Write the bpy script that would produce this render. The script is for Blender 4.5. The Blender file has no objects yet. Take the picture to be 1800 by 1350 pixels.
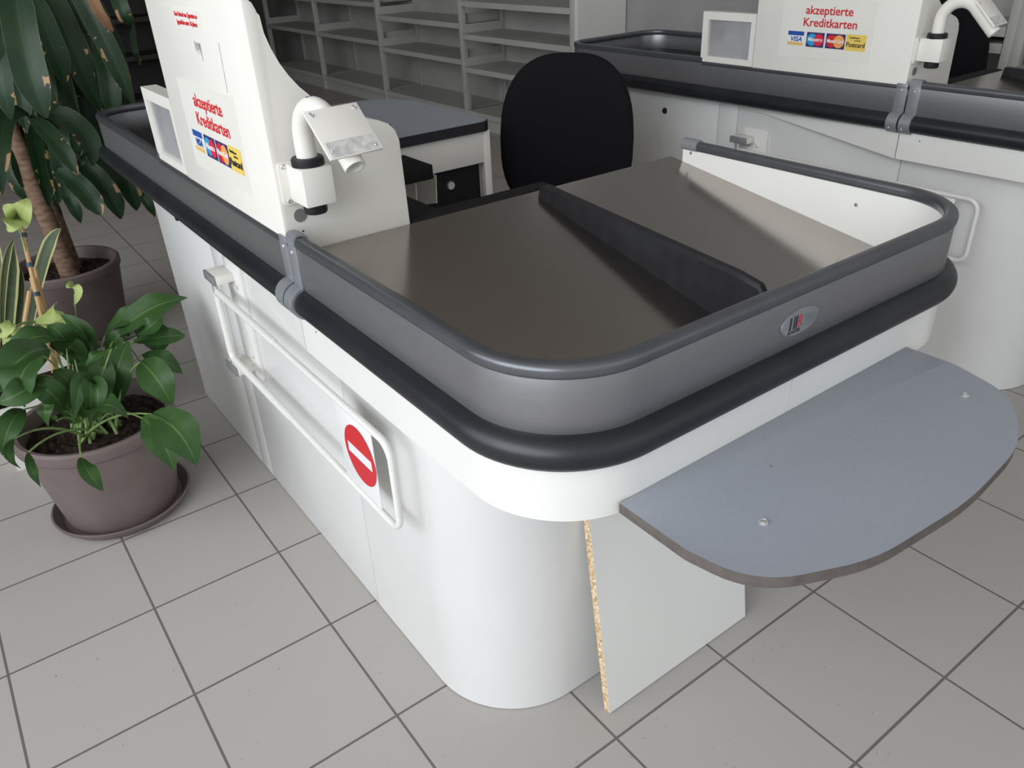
import bpy, bmesh, math, random
from mathutils import Vector, Matrix
random.seed(11)
S = bpy.context.scene
COL = S.collection
# ------------------------------------------------------------------ camera
cam = bpy.data.objects.new('camera', bpy.data.cameras.new('camera'))
COL.objects.link(cam)
cam.data.sensor_width = 36.0
cam.data.lens = 1391.93 / 1800 * 36.0
cam.data.clip_start = 0.02
Rw = ((0.8037199, -0.59348146, -0.04259206), (-0.32569528, -0.37890532, -0.86622938), (0.49795272, 0.71007782, -0.49782786))
m = Matrix(((Rw[0][0], -Rw[1][0], -Rw[2][0]), (Rw[0][1], -Rw[1][1], -Rw[2][1]), (Rw[0][2], -Rw[1][2], -Rw[2][2]))).to_4x4()
m.translation = Vector((0.22217, -1.88388, 1.31775))
cam.matrix_world = m
S.camera = cam
# ------------------------------------------------------------------ light
S.view_settings.view_transform = 'Standard'
S.view_settings.look = 'None'
S.view_settings.exposure = -0.34
S.view_settings.gamma = 1.0
S.view_settings.use_curve_mapping = False
W = bpy.data.worlds.new('daylight'); S.world = W; W.use_nodes = True
W.node_tree.nodes['Background'].inputs[0].default_value = (0.86, 0.93, 1.0, 1)
W.node_tree.nodes['Background'].inputs[1].default_value = 1.0

def area_light(name, loc, rot, sx, sy, power, color):
    l = bpy.data.lights.new(name, 'AREA'); l.shape = 'RECTANGLE'; l.size = sx; l.size_y = sy
    l.energy = power; l.color = color
    o = bpy.data.objects.new(name, l); COL.objects.link(o); o.location = loc; o.rotation_euler = rot
    return o
R90 = math.pi / 2
# daylight through the glazed shop front left of the counters and the one behind the camera, plus an added hall fill
area_light('window_daylight_left', (-2.85, -2.55, 2.35), (0, -R90 * 0.93, 0), 2.9, 4.3, 235, (0.92, 0.96, 1.0))
area_light('window_daylight_front', (0.9, -4.6, 2.35), (R90 * 0.62, 0, 0), 6.4, 2.0, 12, (1.0, 0.97, 0.93))
area_light('hall_fill_side', (-2.85, 0.75, 2.35), (0, -R90 * 0.97, 0), 2.9, 2.0, 46, (0.90, 0.95, 1.0))  # added fill lamp lifting the hall and rear counter; window here only assumed

# ------------------------------------------------------------------ materials
def new_mat(name, col, rough=0.5, metal=0.0, spec=0.5):
    mt = bpy.data.materials.new(name); mt.use_nodes = True
    b = mt.node_tree.nodes['Principled BSDF']
    b.inputs['Base Color'].default_value = (*col, 1); b.inputs['Roughness'].default_value = rough
    b.inputs['Metallic'].default_value = metal; b.inputs['Specular IOR Level'].default_value = spec
    return mt, mt.node_tree.nodes, mt.node_tree.links, b

def noisy(name, c1, c2, scale=20, rough=0.5, metal=0.0, spec=0.5, stretch=(1, 1, 1), bump=0.0, detail=4, rr=None):
    mt, n, l, b = new_mat(name, c1, rough, metal, spec)
    tc = n.new('ShaderNodeTexCoord'); mp = n.new('ShaderNodeMapping'); mp.inputs['Scale'].default_value = stretch
    nz = n.new('ShaderNodeTexNoise'); nz.inputs['Scale'].default_value = scale; nz.inputs['Detail'].default_value = detail
    cr = n.new('ShaderNodeValToRGB')
    cr.color_ramp.elements[0].position = 0.35; cr.color_ramp.elements[1].position = 0.65
    cr.color_ramp.elements[0].color = (*c1, 1); cr.color_ramp.elements[1].color = (*c2, 1)
    l.new(tc.outputs['Object'], mp.inputs[0]); l.new(mp.outputs[0], nz.inputs['Vector'])
    l.new(nz.outputs['Fac'], cr.inputs[0]); l.new(cr.outputs[0], b.inputs['Base Color'])
    if rr:
        mr = n.new('ShaderNodeMapRange'); mr.inputs['To Min'].default_value = rr[0]; mr.inputs['To Max'].default_value = rr[1]
        l.new(nz.outputs['Fac'], mr.inputs['Value']); l.new(mr.outputs[0], b.inputs['Roughness'])
    if bump:
        bp = n.new('ShaderNodeBump'); bp.inputs['Strength'].default_value = bump; bp.inputs['Distance'].default_value = 0.002
        l.new(nz.outputs['Fac'], bp.inputs['Height']); l.new(bp.outputs[0], b.inputs['Normal'])
    return mt

M = {}
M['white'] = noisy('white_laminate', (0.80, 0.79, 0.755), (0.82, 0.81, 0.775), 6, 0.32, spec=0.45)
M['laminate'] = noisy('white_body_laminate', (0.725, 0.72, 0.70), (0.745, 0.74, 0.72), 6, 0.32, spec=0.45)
M['enamel'] = noisy('white_enamel', (0.80, 0.775, 0.715), (0.82, 0.795, 0.735), 9, 0.38, spec=0.4)
M['steel'] = noisy('brushed_steel_tray', (0.43, 0.395, 0.36), (0.46, 0.425, 0.39), 30, 0.2, 1.0, stretch=(2, 30, 2), rr=(0.15, 0.21))
M['band'] = noisy('brushed_steel_band', (0.265, 0.262, 0.27), (0.29, 0.287, 0.295), 40, 0.42, 0.7, stretch=(1, 1, 40), rr=(0.33, 0.42))
M['rail'] = noisy('grey_rail', (0.125, 0.13, 0.142), (0.14, 0.145, 0.157), 20, 0.30, 0.6)
M['clip'] = noisy('grey_cast_clip', (0.27, 0.28, 0.30), (0.30, 0.31, 0.33), 60, 0.42, 0.35)
M['rubber'] = noisy('black_rubber', (0.012, 0.013, 0.017), (0.017, 0.018, 0.022), 12, 0.36, spec=0.5)
M['black'] = noisy('black_plastic', (0.012, 0.012, 0.015), (0.018, 0.018, 0.021), 40, 0.5, spec=0.35)
M['blackmatte'] = noisy('black_matte', (0.010, 0.010, 0.012), (0.014, 0.014, 0.016), 40, 0.75, spec=0.2)
M['fabric'] = noisy('black_fabric', (0.007, 0.007, 0.009), (0.012, 0.012, 0.014), 500, 0.95, spec=0.15, bump=0.4)
M['greytop'] = noisy('grey_laminate', (0.30, 0.325, 0.37), (0.315, 0.34, 0.385), 200, 0.42, spec=0.4)
M['dkedge'] = noisy('dark_edge_band', (0.10, 0.085, 0.08), (0.13, 0.11, 0.10), 60, 0.6)
M['glass'] = noisy('dull_window_pane', (0.42, 0.42, 0.43), (0.60, 0.60, 0.61), 7, 0.3, 0.4)
M['chrome'] = new_mat('chrome', (0.75, 0.75, 0.75), 0.35, 0.8)[0]
M['greycap'] = new_mat('grey_cap', (0.26, 0.265, 0.275), 0.4, 0.2)[0]
M['red'] = new_mat('print_red', (0.60, 0.02, 0.025), 0.55)[0]
M['signred'] = new_mat('sign_red', (0.62, 0.02, 0.03), 0.45)[0]
M['paper'] = new_mat('white_paper', (0.82, 0.82, 0.82), 0.5)[0]
M['ink'] = new_mat('black_ink', (0.02, 0.02, 0.02), 0.6)[0]
M['navyink'] = new_mat('navy_ink', (0.03, 0.03, 0.14), 0.5)[0]
M['blueink'] = new_mat('blue_ink', (0.02, 0.08, 0.36), 0.5)[0]
M['cyanink'] = new_mat('light_blue_ink', (0.02, 0.34, 0.65), 0.5)[0]
M['crimson'] = new_mat('crimson_ink', (0.68, 0.02, 0.06), 0.5)[0]
M['orange'] = new_mat('orange_ink', (0.85, 0.36, 0.10), 0.5)[0]
M['gold'] = new_mat('gold_ink', (0.78, 0.50, 0.16), 0.5)[0]
M['yellow'] = new_mat('yellow_ink', (0.82, 0.60, 0.12), 0.5)[0]
M['smudge'] = noisy('grey_smudge', (0.55, 0.55, 0.55), (0.25, 0.25, 0.25), 60, 0.7)
M['hole'] = new_mat('grey_plug', (0.20, 0.195, 0.185), 0.5)[0]
M['shelf'] = noisy('shelf_enamel', (0.50, 0.49, 0.46), (0.54, 0.53, 0.50), 4, 0.45, spec=0.35)
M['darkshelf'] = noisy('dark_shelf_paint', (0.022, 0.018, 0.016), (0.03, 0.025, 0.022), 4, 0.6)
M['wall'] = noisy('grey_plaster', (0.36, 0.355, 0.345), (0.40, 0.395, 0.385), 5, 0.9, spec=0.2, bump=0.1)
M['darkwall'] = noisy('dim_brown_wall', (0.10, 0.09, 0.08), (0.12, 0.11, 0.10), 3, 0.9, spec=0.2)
M['ceil'] = noisy('ceiling_board', (0.68, 0.62, 0.57), (0.72, 0.66, 0.61), 2, 0.95, spec=0.1)
M['pot'] = noisy('taupe_plastic', (0.155, 0.120, 0.115), (0.178, 0.138, 0.132), 14, 0.5, spec=0.35)
M['navypot'] = new_mat('navy_plastic', (0.022, 0.028, 0.07), 0.4)[0]
M['soil'] = noisy('dark_soil', (0.012, 0.008, 0.007), (0.05, 0.035, 0.03), 70, 0.95, spec=0.1, bump=1.0)
M['bark'] = noisy('tan_bark', (0.16, 0.10, 0.07), (0.30, 0.20, 0.14), 26, 0.85, spec=0.15, stretch=(1, 1, 3), bump=0.8)
M['bamboo'] = noisy('bamboo', (0.48, 0.29, 0.13), (0.58, 0.38, 0.19), 20, 0.55, stretch=(1, 1, .3))
M['tie'] = new_mat('blue_tie', (0.03, 0.06, 0.09), 0.5)[0]
M['petiole'] = noisy('pale_green_stalk', (0.16, 0.26, 0.07), (0.30, 0.42, 0.16), 30, 0.5)

def chip_mat():
    mt, n, l, b = new_mat('chipboard_edge', (0.6, 0.42, 0.24), 0.85, spec=0.1)
    tc = n.new('ShaderNodeTexCoord')
    v = n.new('ShaderNodeTexVoronoi'); v.inputs['Scale'].default_value = 260
    cr = n.new('ShaderNodeValToRGB')
    for pos, c in ((0.0, (0.30, 0.17, 0.08)), (0.35, (0.62, 0.42, 0.23)), (0.7, (0.74, 0.56, 0.36))):
        e = cr.color_ramp.elements.new(pos) if pos not in (0.0,) else cr.color_ramp.elements[0]
        e.position = pos; e.color = (*c, 1)
    l.new(tc.outputs['Object'], v.inputs['Vector']); l.new(v.outputs['Color'], cr.inputs[0]); l.new(cr.outputs[0], b.inputs['Base Color'])
    return mt
M['chip'] = chip_mat()

def tile_mat():
    mt, n, l, b = new_mat('floor_tiles', (0.55, 0.53, 0.5), 0.42, spec=0.35)
    tc = n.new('ShaderNodeTexCoord')
    br = n.new('ShaderNodeTexBrick'); br.offset = 0.0; br.squash = 1.0
    br.inputs['Scale'].default_value = 1.0; br.inputs['Brick Width'].default_value = 0.3; br.inputs['Row Height'].default_value = 0.3
    br.inputs['Mortar Size'].default_value = 0.0028; br.inputs['Mortar Smooth'].default_value = 0.25; br.inputs['Bias'].default_value = 0.0
    br.inputs['Color1'].default_value = (0.435, 0.41, 0.385, 1); br.inputs['Color2'].default_value = (0.448, 0.422, 0.397, 1)
    br.inputs['Mortar'].default_value = (0.15, 0.143, 0.135, 1)
    l.new(tc.outputs['Object'], br.inputs['Vector'])
    nz = n.new('ShaderNodeTexNoise'); nz.inputs['Scale'].default_value = 140; nz.inputs['Detail'].default_value = 2
    cr = n.new('ShaderNodeValToRGB'); cr.color_ramp.elements[0].position = 0.245; cr.color_ramp.elements[1].position = 0.262
    cr.color_ramp.elements[0].color = (0.35, 0.34, 0.33, 1); cr.color_ramp.elements[1].color = (1, 1, 1, 1)
    l.new(tc.outputs['Object'], nz.inputs['Vector']); l.new(nz.outputs['Fac'], cr.inputs[0])
    mx = n.new('ShaderNodeMix'); mx.data_type = 'RGBA'; mx.blend_type = 'MULTIPLY'; mx.inputs[0].default_value = 1.0
    l.new(br.outputs['Color'], mx.inputs[6]); l.new(cr.outputs[0], mx.inputs[7]); l.new(mx.outputs[2], b.inputs['Base Color'])
    bp = n.new('ShaderNodeBump'); bp.inputs['Strength'].default_value = 0.5; bp.inputs['Distance'].default_value = 0.002; bp.invert = True
    l.new(br.outputs['Fac'], bp.inputs['Height']); l.new(bp.outputs[0], b.inputs['Normal'])
    return mt
M['tile'] = tile_mat()

def leaf_mat(name, c1, c2, mid, edge, edge_w=0.06, rough=0.38, mid_w=0.05, sub=True, burn=None):
    """u runs across the blade, v along it: pale midrib, edge line, brown burnt patches where noise says."""
    mt, n, l, b = new_mat(name, c1, rough, spec=0.32)
    uv = n.new('ShaderNodeUVMap'); uv.uv_map = 'UVMap'
    sp = n.new('ShaderNodeSeparateXYZ'); l.new(uv.outputs[0], sp.inputs[0])
    def math_(op, a, bb):
        q = n.new('ShaderNodeMath'); q.operation = op
        for i, x in enumerate((a, bb)):
            if isinstance(x, (int, float)): q.inputs[i].default_value = x
            else: l.new(x, q.inputs[i])
        return q.outputs[0]
    d = math_('ABSOLUTE', math_('SUBTRACT', sp.outputs[0], 0.5), 0.0)
    tc = n.new('ShaderNodeTexCoord')
    nz = n.new('ShaderNodeTexNoise'); nz.inputs['Scale'].default_value = 22; l.new(tc.outputs['Object'], nz.inputs['Vector'])
    cr = n.new('ShaderNodeMix'); cr.data_type = 'RGBA'; l.new(nz.outputs['Fac'], cr.inputs[0])
    cr.inputs[6].default_value = (*c1, 1); cr.inputs[7].default_value = (*c2, 1)
    ismid = math_('LESS_THAN', d, mid_w * 0.5)
    m1 = n.new('ShaderNodeMix'); m1.data_type = 'RGBA'; l.new(math_('MULTIPLY', ismid, 0.7), m1.inputs[0]); l.new(cr.outputs[2], m1.inputs[6]); m1.inputs[7].default_value = (*mid, 1)
    ised = math_('GREATER_THAN', d, 0.5 - edge_w)
    m2 = n.new('ShaderNodeMix'); m2.data_type = 'RGBA'; l.new(math_('MULTIPLY', ised, 0.8), m2.inputs[0]); l.new(m1.outputs[2], m2.inputs[6]); m2.inputs[7].default_value = (*edge, 1)
    out = m2.outputs[2]
    if burn:
        nb = n.new('ShaderNodeTexNoise'); nb.inputs['Scale'].default_value = 16; nb.inputs['Detail'].default_value = 3; l.new(tc.outputs['Object'], nb.inputs['Vector'])
        near = math_('GREATER_THAN', d, 0.30)
        far = math_('GREATER_THAN', sp.outputs[1], 0.55)
        hit = math_('MULTIPLY', math_('MULTIPLY', near, far), math_('GREATER_THAN', nb.outputs['Fac'], 0.60))
        m3 = n.new('ShaderNodeMix'); m3.data_type = 'RGBA'; l.new(hit, m3.inputs[0]); l.new(out, m3.inputs[6]); m3.inputs[7].default_value = (*burn, 1)
        out = m3.outputs[2]
    l.new(out, b.inputs['Base Color'])
    return mt
M['lily'] = leaf_mat('lily_leaf', (0.022, 0.062, 0.014), (0.042, 0.105, 0.024), (0.10, 0.20, 0.055), (0.03, 0.09, 0.03), 0.0, 0.46)
M['drac'] = leaf_mat('dracaena_leaf', (0.007, 0.024, 0.009), (0.015, 0.045, 0.014), (0.022, 0.062, 0.02), (0.12, 0.12, 0.05), 0.015, 0.40, burn=(0.36, 0.22, 0.11))
M['vine'] = leaf_mat('vine_leaf', (0.36, 0.45, 0.13), (0.46, 0.54, 0.22), (0.30, 0.42, 0.12), (0.4, 0.5, 0.15), 0.0, 0.5)
M['snake'] = leaf_mat('snake_leaf', (0.03, 0.055, 0.03), (0.10, 0.13, 0.06), (0.05, 0.08, 0.04), (0.55, 0.52, 0.22), 0.14, 0.45, mid_w=0.0)
M['dryleaf'] = noisy('dry_leaf', (0.32, 0.17, 0.09), (0.42, 0.24, 0.13), 18, 0.7)

# ------------------------------------------------------------------ mesh helpers
class MB:
    def __init__(s): s.bm = bmesh.new(); s.uv = None
    def add(s, vs, fs):
        v = [s.bm.verts.new(p) for p in vs]
        for f in fs:
            try: s.bm.faces.new([v[i] for i in f])
            except ValueError: pass
        return v
    def box(s, x0, x1, y0, y1, z0, z1, bev=0.0, seg=2, mat=None):
        vs = [(x, y, z) for x in (x0, x1) for y in (y0, y1) for z in (z0, z1)]
        if mat: vs = [mat @ Vector(v) for v in vs]
        v = s.add(vs, [(0, 1, 3, 2), (4, 6, 7, 5), (0, 4, 5, 1), (2, 3, 7, 6), (0, 2, 6, 4), (1, 5, 7, 3)])
        if bev:
            es = {e for q in v for e in q.link_edges}
            bmesh.ops.bevel(s.bm, geom=list(es), offset=bev, segments=seg, affect='EDGES', profile=0.5)
        return s
    def prism(s, poly, lo, hi, axis='z', bev=0.0, top=None, seg=2):
        """poly: 2D outline; axis: the extrusion axis; top: optional function giving the upper coordinate."""
        n = len(poly)
        def P(a, b, c):
            return {'z': (a, b, c), 'y': (a, c, b), 'x': (c, a, b)}[axis]
        lo_ = [P(a, b, lo(a, b) if callable(lo) else lo) for a, b in poly]
        hi_ = [P(a, b, hi(a, b) if callable(hi) else hi) for a, b in poly]
        v = s.add(lo_ + hi_, [tuple(range(n))[::-1], tuple(range(n, 2 * n))] + [(i, (i + 1) % n, n + (i + 1) % n, n + i) for i in range(n)])
        if bev:
            es = [e for e in {e for q in v for e in q.link_edges} if (e.verts[0] in v[:n]) == (e.verts[1] in v[:n])]
            bmesh.ops.bevel(s.bm, geom=es, offset=bev, segments=seg, affect='EDGES', profile=0.5)
        return s
    def tube(s, path, r, seg=14, cap=True, radii=None):
        P = [Vector(p) for p in path]; n = len(P)
        T = []
        for i in range(n):
            a = P[i] - P[i - 1] if i else P[1] - P[0]
            b = P[i + 1] - P[i] if i < n - 1 else P[i] - P[i - 1]
            T.append((a.normalized() + b.normalized()).normalized())
        up = Vector((0, 0, 1)) if abs(T[0].z) < 0.9 else Vector((1, 0, 0))
        N = (up - T[0] * up.dot(T[0])).normalized()
        rings = []
        for i in range(n):
            N = (N - T[i] * N.dot(T[i])).normalized(); B = T[i].cross(N)
            rr = radii[i] if radii else r
            k = 1.0
            if 0 < i < n - 1:
                c = (P[i] - P[i - 1]).normalized().dot(T[i]); k = 1 / max(c, 0.5)
            rings.append([s.bm.verts.new(P[i] + (N * math.cos(2 * math.pi * j / seg) + B * math.sin(2 * math.pi * j / seg)) * rr) for j in range(seg)])
        for i in range(n - 1):
            for j in range(seg):
                s.bm.faces.new((rings[i][j], rings[i][(j + 1) % seg], rings[i + 1][(j + 1) % seg], rings[i + 1][j]))
        if cap:
            s.bm.faces.new(rings[0][::-1]); s.bm.faces.new(rings[-1])
        return s
    def sweep(s, path, prof, closed_prof=True, cap=True):
        """path: 2D plan line, outside on its left; prof: (offset outwards, z) or function of (index, point)."""
        n = len(path); rings = []
        for i, p in enumerate(path):
            p = Vector(p)
            a = (p - Vector(path[i - 1])).normalized() if i else None
            b = (Vector(path[i + 1]) - p).normalized() if i < n - 1 else None
            na = Vector((-a.y, a.x)) if a is not None else None; nb = Vector((-b.y, b.x)) if b is not None else None
            if na is None: nn = nb
            elif nb is None: nn = na
            else:
                nn = (na + nb).normalized(); nn = nn / max(nn.dot(na), 0.4)
            pr = prof(i, p) if callable(prof) else prof
            rings.append([s.bm.verts.new((p.x + nn.x * o, p.y + nn.y * o, z)) for o, z in pr])
        k = len(rings[0])
        for i in range(n - 1):
            for j in range(k if closed_prof else k - 1):
                s.bm.faces.new((rings[i][j], rings[i + 1][j], rings[i + 1][(j + 1) % k], rings[i][(j + 1) % k]))
        if closed_prof and cap:
            s.bm.faces.new(rings[0]); s.bm.faces.new(rings[-1][::-1])
        return s
    def lathe(s, prof, c=(0, 0, 0), seg=48, mat=None):
        rings = []
        for r, z in prof:
            if r < 1e-6:
                q = Vector((c[0], c[1], c[2] + z)); rings.append([s.bm.verts.new(mat @ q if mat else q)])
            else:
                ring = []
                for j in range(seg):
                    q = Vector((c[0] + r * math.cos(2 * math.pi * j / seg), c[1] + r * math.sin(2 * math.pi * j / seg), c[2] + z))
                    ring.append(s.bm.verts.new(mat @ q if mat else q))
                rings.append(ring)
        for a, b in zip(rings, rings[1:]):
            for j in range(seg):
                if len(a) == 1 and len(b) == 1: break
                if len(a) == 1: s.bm.faces.new((a[0], b[(j + 1) % seg], b[j]))
                elif len(b) == 1: s.bm.faces.new((a[j], a[(j + 1) % seg], b[0]))
                else: s.bm.faces.new((a[j], a[(j + 1) % seg], b[(j + 1) % seg], b[j]))
        return s
    def leaf(s, pts, nrm, width, kind='strap', n=12, wave=0.0):
        if s.uv is None: s.uv = s.bm.loops.layers.uv.new('UVMap')
        A, B, Cc = (Vector(p) for p in pts); nrm = Vector(nrm)
        B2 = B * 2 - (A + Cc) * 0.5
        rows = []; ph = random.random() * 6
        for i in range(n + 1):
            t = i / n
            p = A * (1 - t) ** 2 + B2 * 2 * t * (1 - t) + Cc * t * t
            tan = ((B2 - A) * (1 - t) + (Cc - B2) * t).normalized()
            side = tan.cross(nrm).normalized(); up = side.cross(tan).normalized()
            if kind == 'strap': w = min(1, 0.35 + t * 2.2) * min(1, (1 - t) * 4.0 + 0.03) ** 0.7
            elif kind == 'lily': w = (math.sin(math.pi * min(1, t * 0.96 + 0.03)) ** 0.75) * (1.0 if t < .6 else 1 - (t - .6) * 0.9) if t < 1 else 0.02
            elif kind == 'heart': w = (math.sqrt(max(0.0, 1 - (1 - min(1, t * 3.2 + .25)) ** 2))) * (1 - t) ** 0.6 + 0.02
            else: w = min(1, 0.6 + t) * min(1, (1 - t) * 3 + 0.04) ** 0.8
            hw = width * 0.5 * w
            row = []
            for j in range(7):
                u = j / 6 * 2 - 1
                fold = abs(u) * hw * (0.06 if kind == 'heart' else 0.22)
                wv = wave * hw * math.sin(t * 17 + ph + (2 if u > 0 else 0)) * abs(u) ** 2
                row.append((s.bm.verts.new(p + side * (u * hw) + up * (fold + wv)), (j / 6, t)))
            rows.append(row)
        for a, b in zip(rows, rows[1:]):
            for j in range(6):
                q = (a[j], a[j + 1], b[j + 1], b[j])
                f = s.bm.faces.new([x[0] for x in q])
                for lp, x in zip(f.loops, q): lp[s.uv].uv = x[1]
        return s
    def build(s, name, mat, parent=None, angle=32, label=None):
        if s.uv is None:
            bmesh.ops.recalc_face_normals(s.bm, faces=s.bm.faces)
        me = bpy.data.meshes.new(name); s.bm.to_mesh(me); s.bm.free()
        me.materials.append(M[mat] if isinstance(mat, str) else mat)
        me.polygons.foreach_set('use_smooth', [True] * len(me.polygons))
        me.set_sharp_from_angle(angle=math.radians(angle))
        o = bpy.data.objects.new(name, me); COL.objects.link(o)
        if parent:
            o.parent = parent
            q = parent; off = Vector((0, 0, 0))
            while q: off += q.location; q = q.parent
            me.transform(Matrix.Translation(-off))
        if label: o['label'] = label
        return o

def tag(o, label, cat, group=None, kind=None):
    o['label'] = label; o['category'] = cat
    if group: o['group'] = group
    if kind: o['kind'] = kind
    return o
def thing(name, label, cat, loc=(0, 0, 0), group=None):
    o = bpy.data.objects.new(name, None); COL.objects.link(o); o.location = loc; o.empty_display_size = 0.05
    return tag(o, label, cat, group)
def struct(o, label=None):
    o['kind'] = 'structure'
    if label: o['label'] = label
    return o
def children(o): return [c for c in bpy.data.objects if c.parent == o]
def copy_tree(o, parent=None, skip=()):
    c = o.copy(); COL.objects.link(c); c.parent = parent
    for ch in children(o):
        if ch.name.split('.')[0] not in skip: copy_tree(ch, c, skip)
    return c
def copy_thing(o, move, label, group=None, skip=()):
    c = copy_tree(o, None, skip); c.location = Vector(o.location) + Vector(move)
    c['label'] = label
    if group: c['group'] = group; o['group'] = group
    return c
def fillet(pts, seg=14):
    """pts: (x, y, radius) open polyline -> rounded polyline."""
    out = []
    for i, (x, y, r) in enumerate(pts):
        if r <= 0 or i in (0, len(pts) - 1): out.append((x, y)); continue
        p = Vector((x, y)); a = (Vector(pts[i - 1][:2]) - p).normalized(); b = (Vector(pts[i + 1][:2]) - p).normalized()
        ang = a.angle(b); d = r / math.tan(ang / 2)
        c = p + (a + b).normalized() * (r / math.sin(ang / 2))
        s0 = p + a * d - c; s1 = p + b * d - c
        a0 = math.atan2(s0.y, s0.x); da = math.atan2(s1.y, s1.x) - a0
        while da > math.pi: da -= 2 * math.pi
        while da < -math.pi: da += 2 * math.pi
        for k in range(seg + 1):
            t = a0 + da * k / seg; out.append((c.x + r * math.cos(t), c.y + r * math.sin(t)))
    return out
def fillet_closed(pts, seg=8):
    q = [(*pts[-1][:2], 0)] + list(pts) + [(*pts[0][:2], 0)]
    return fillet(q, seg)[1:-1]
def circle(cx, cy, r, n=32, sy=1.0): return [(cx + r * math.cos(2 * math.pi * k / n), cy + r * sy * math.sin(2 * math.pi * k / n)) for k in range(n)]
def text_mesh(body, name, mat, parent, origin, right, up, size, width=None, bold=0.0, align='CENTER', ext=0.0004, shear=0.0):
    cu = bpy.data.curves.new(name, 'FONT'); cu.body = body; cu.size = size; cu.align_x = align; cu.offset = bold; cu.shear = shear
    cu.extrude = ext; cu.fill_mode = 'BOTH'; cu.resolution_u = 4
    t = bpy.data.objects.new(name + '_tmp', cu); COL.objects.link(t)
    dg = bpy.context.evaluated_depsgraph_get(); dg.update()
    me = bpy.data.meshes.new_from_object(t.evaluated_get(dg))
    bpy.data.objects.remove(t); bpy.data.curves.remove(cu)
    xx = [v.co.x for v in me.vertices]; sx = width / (max(xx) - min(xx)) if width else 1.0
    R = Vector(right).normalized(); U = Vector(up).normalized(); N = R.cross(U)
    mt = Matrix(((R.x * sx, U.x, N.x, origin[0]), (R.y * sx, U.y, N.y, origin[1]), (R.z * sx, U.z, N.z, origin[2]), (0, 0, 0, 1)))
    me.transform(mt)
    me.materials.clear(); me.materials.append(M[mat]); me.name = name
    o = bpy.data.objects.new(name, me); COL.objects.link(o)
    if parent:
        o.parent = parent
        q = parent; off = Vector((0, 0, 0))
        while q: off += q.location; q = q.parent
        me.transform(Matrix.Translation(-off))
    return o
def screw(parent, p, n, r=0.004, mat='chrome', name='screw', h=0.002):
    N = Vector(n).normalized(); rot = N.to_track_quat('Z', 'Y').to_matrix().to_4x4(); rot.translation = Vector(p)
    b = MB(); b.lathe([(0, h), (r * 0.35, h), (r * 0.4, h * 0.5), (r * 0.6, h * 0.95), (r, h * 0.4), (r, -0.001), (0, -0.001)], seg=12, mat=rot)
    return b.build(name, mat, parent)

# ------------------------------------------------------------------ the setting
struct(MB().box(-5, 4.4, -5.5, 9.6, -0.05, 0).build('floor', 'tile'))
struct(MB().box(-2.8, 4.4, -4.8, 9.6, 4.0, 4.1).build('ceiling', 'ceil'))
struct(MB().box(4.07, 4.4, -4.8, 9.6, 0, 4.0).build('wall_right', 'wall'))
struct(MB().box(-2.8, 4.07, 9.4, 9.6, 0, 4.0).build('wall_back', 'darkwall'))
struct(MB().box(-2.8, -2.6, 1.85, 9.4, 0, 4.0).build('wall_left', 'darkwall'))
fr = MB()
for y in (-4.75, -3.3, -1.85, -0.4, 1.80): fr.box(-2.74, -2.68, y - .03, y + .03, 0, 4.0)
for z in (0.05, 0.9, 3.85): fr.box(-2.74, -2.68, -4.78, 1.83, z - .05, z + .04)
struct(fr.build('window_1', 'clip'))
fr = MB()
for x in (-2.7, -1.0, 0.7, 2.4, 4.03): fr.box(x - .03, x + .03, -4.74, -4.68, 0, 4.0)
for z in (0.05, 3.85): fr.box(-2.7, 4.03, -4.74, -4.68, z - .05, z + .04)
struct(fr.build('window_2', 'clip'))

# ------------------------------------------------------------------ checkout counter
XL, XR, YF, YJ = 0.660, 1.605, -1.315, -0.625
DX = 1.885
RC = 0.145
path_front = fillet([(XR, -0.655, 0), (XR, YF, RC), (XL, YF, RC), (XL, YJ - 0.002, 0)], 18)
path_rear = fillet([(XL, YJ + 0.002, 0), (XL, 0.925, 0.12), (1.212, 0.94, 0.10), (1.212, 0.02, 0)], 14)
def tz(y): return 0.848 + 0.148 * (y + 0.635)      # height of the sloping packing tray

def ring(cx, cz, r, n=16): return [(cx + r * math.cos(2 * math.pi * k / n), cz + r * math.sin(2 * math.pi * k / n)) for k in range(n)]
def rrect(o0, o1, z0, z1, r, n=4):
    out = []
    for cx, cz, a0 in ((o1 - r, z1 - r, 0), (o0 + r, z1 - r, 1), (o0 + r, z0 + r, 2), (o1 - r, z0 + r, 3)):
        for k in range(n + 1):
            a = (a0 + k / n) * math.pi / 2; out.append((cx + r * math.cos(a), cz + r * math.sin(a)))
    return out
BAND = rrect(-0.004, 0.0, 0.796, 0.876, 0.0015, 2)
RAIL = rrect(-0.020, 0.003, 0.873, 0.8935, 0.008, 4)
TUBE = [(-0.001 + 0.0245 * math.sin(math.pi * k / 16), 0.7765 + 0.0245 * math.cos(math.pi * k / 16)) for k in range(17)]
LIP = rrect(-0.010, 0.002, 0.868, 0.8795, 0.004, 3)

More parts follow.
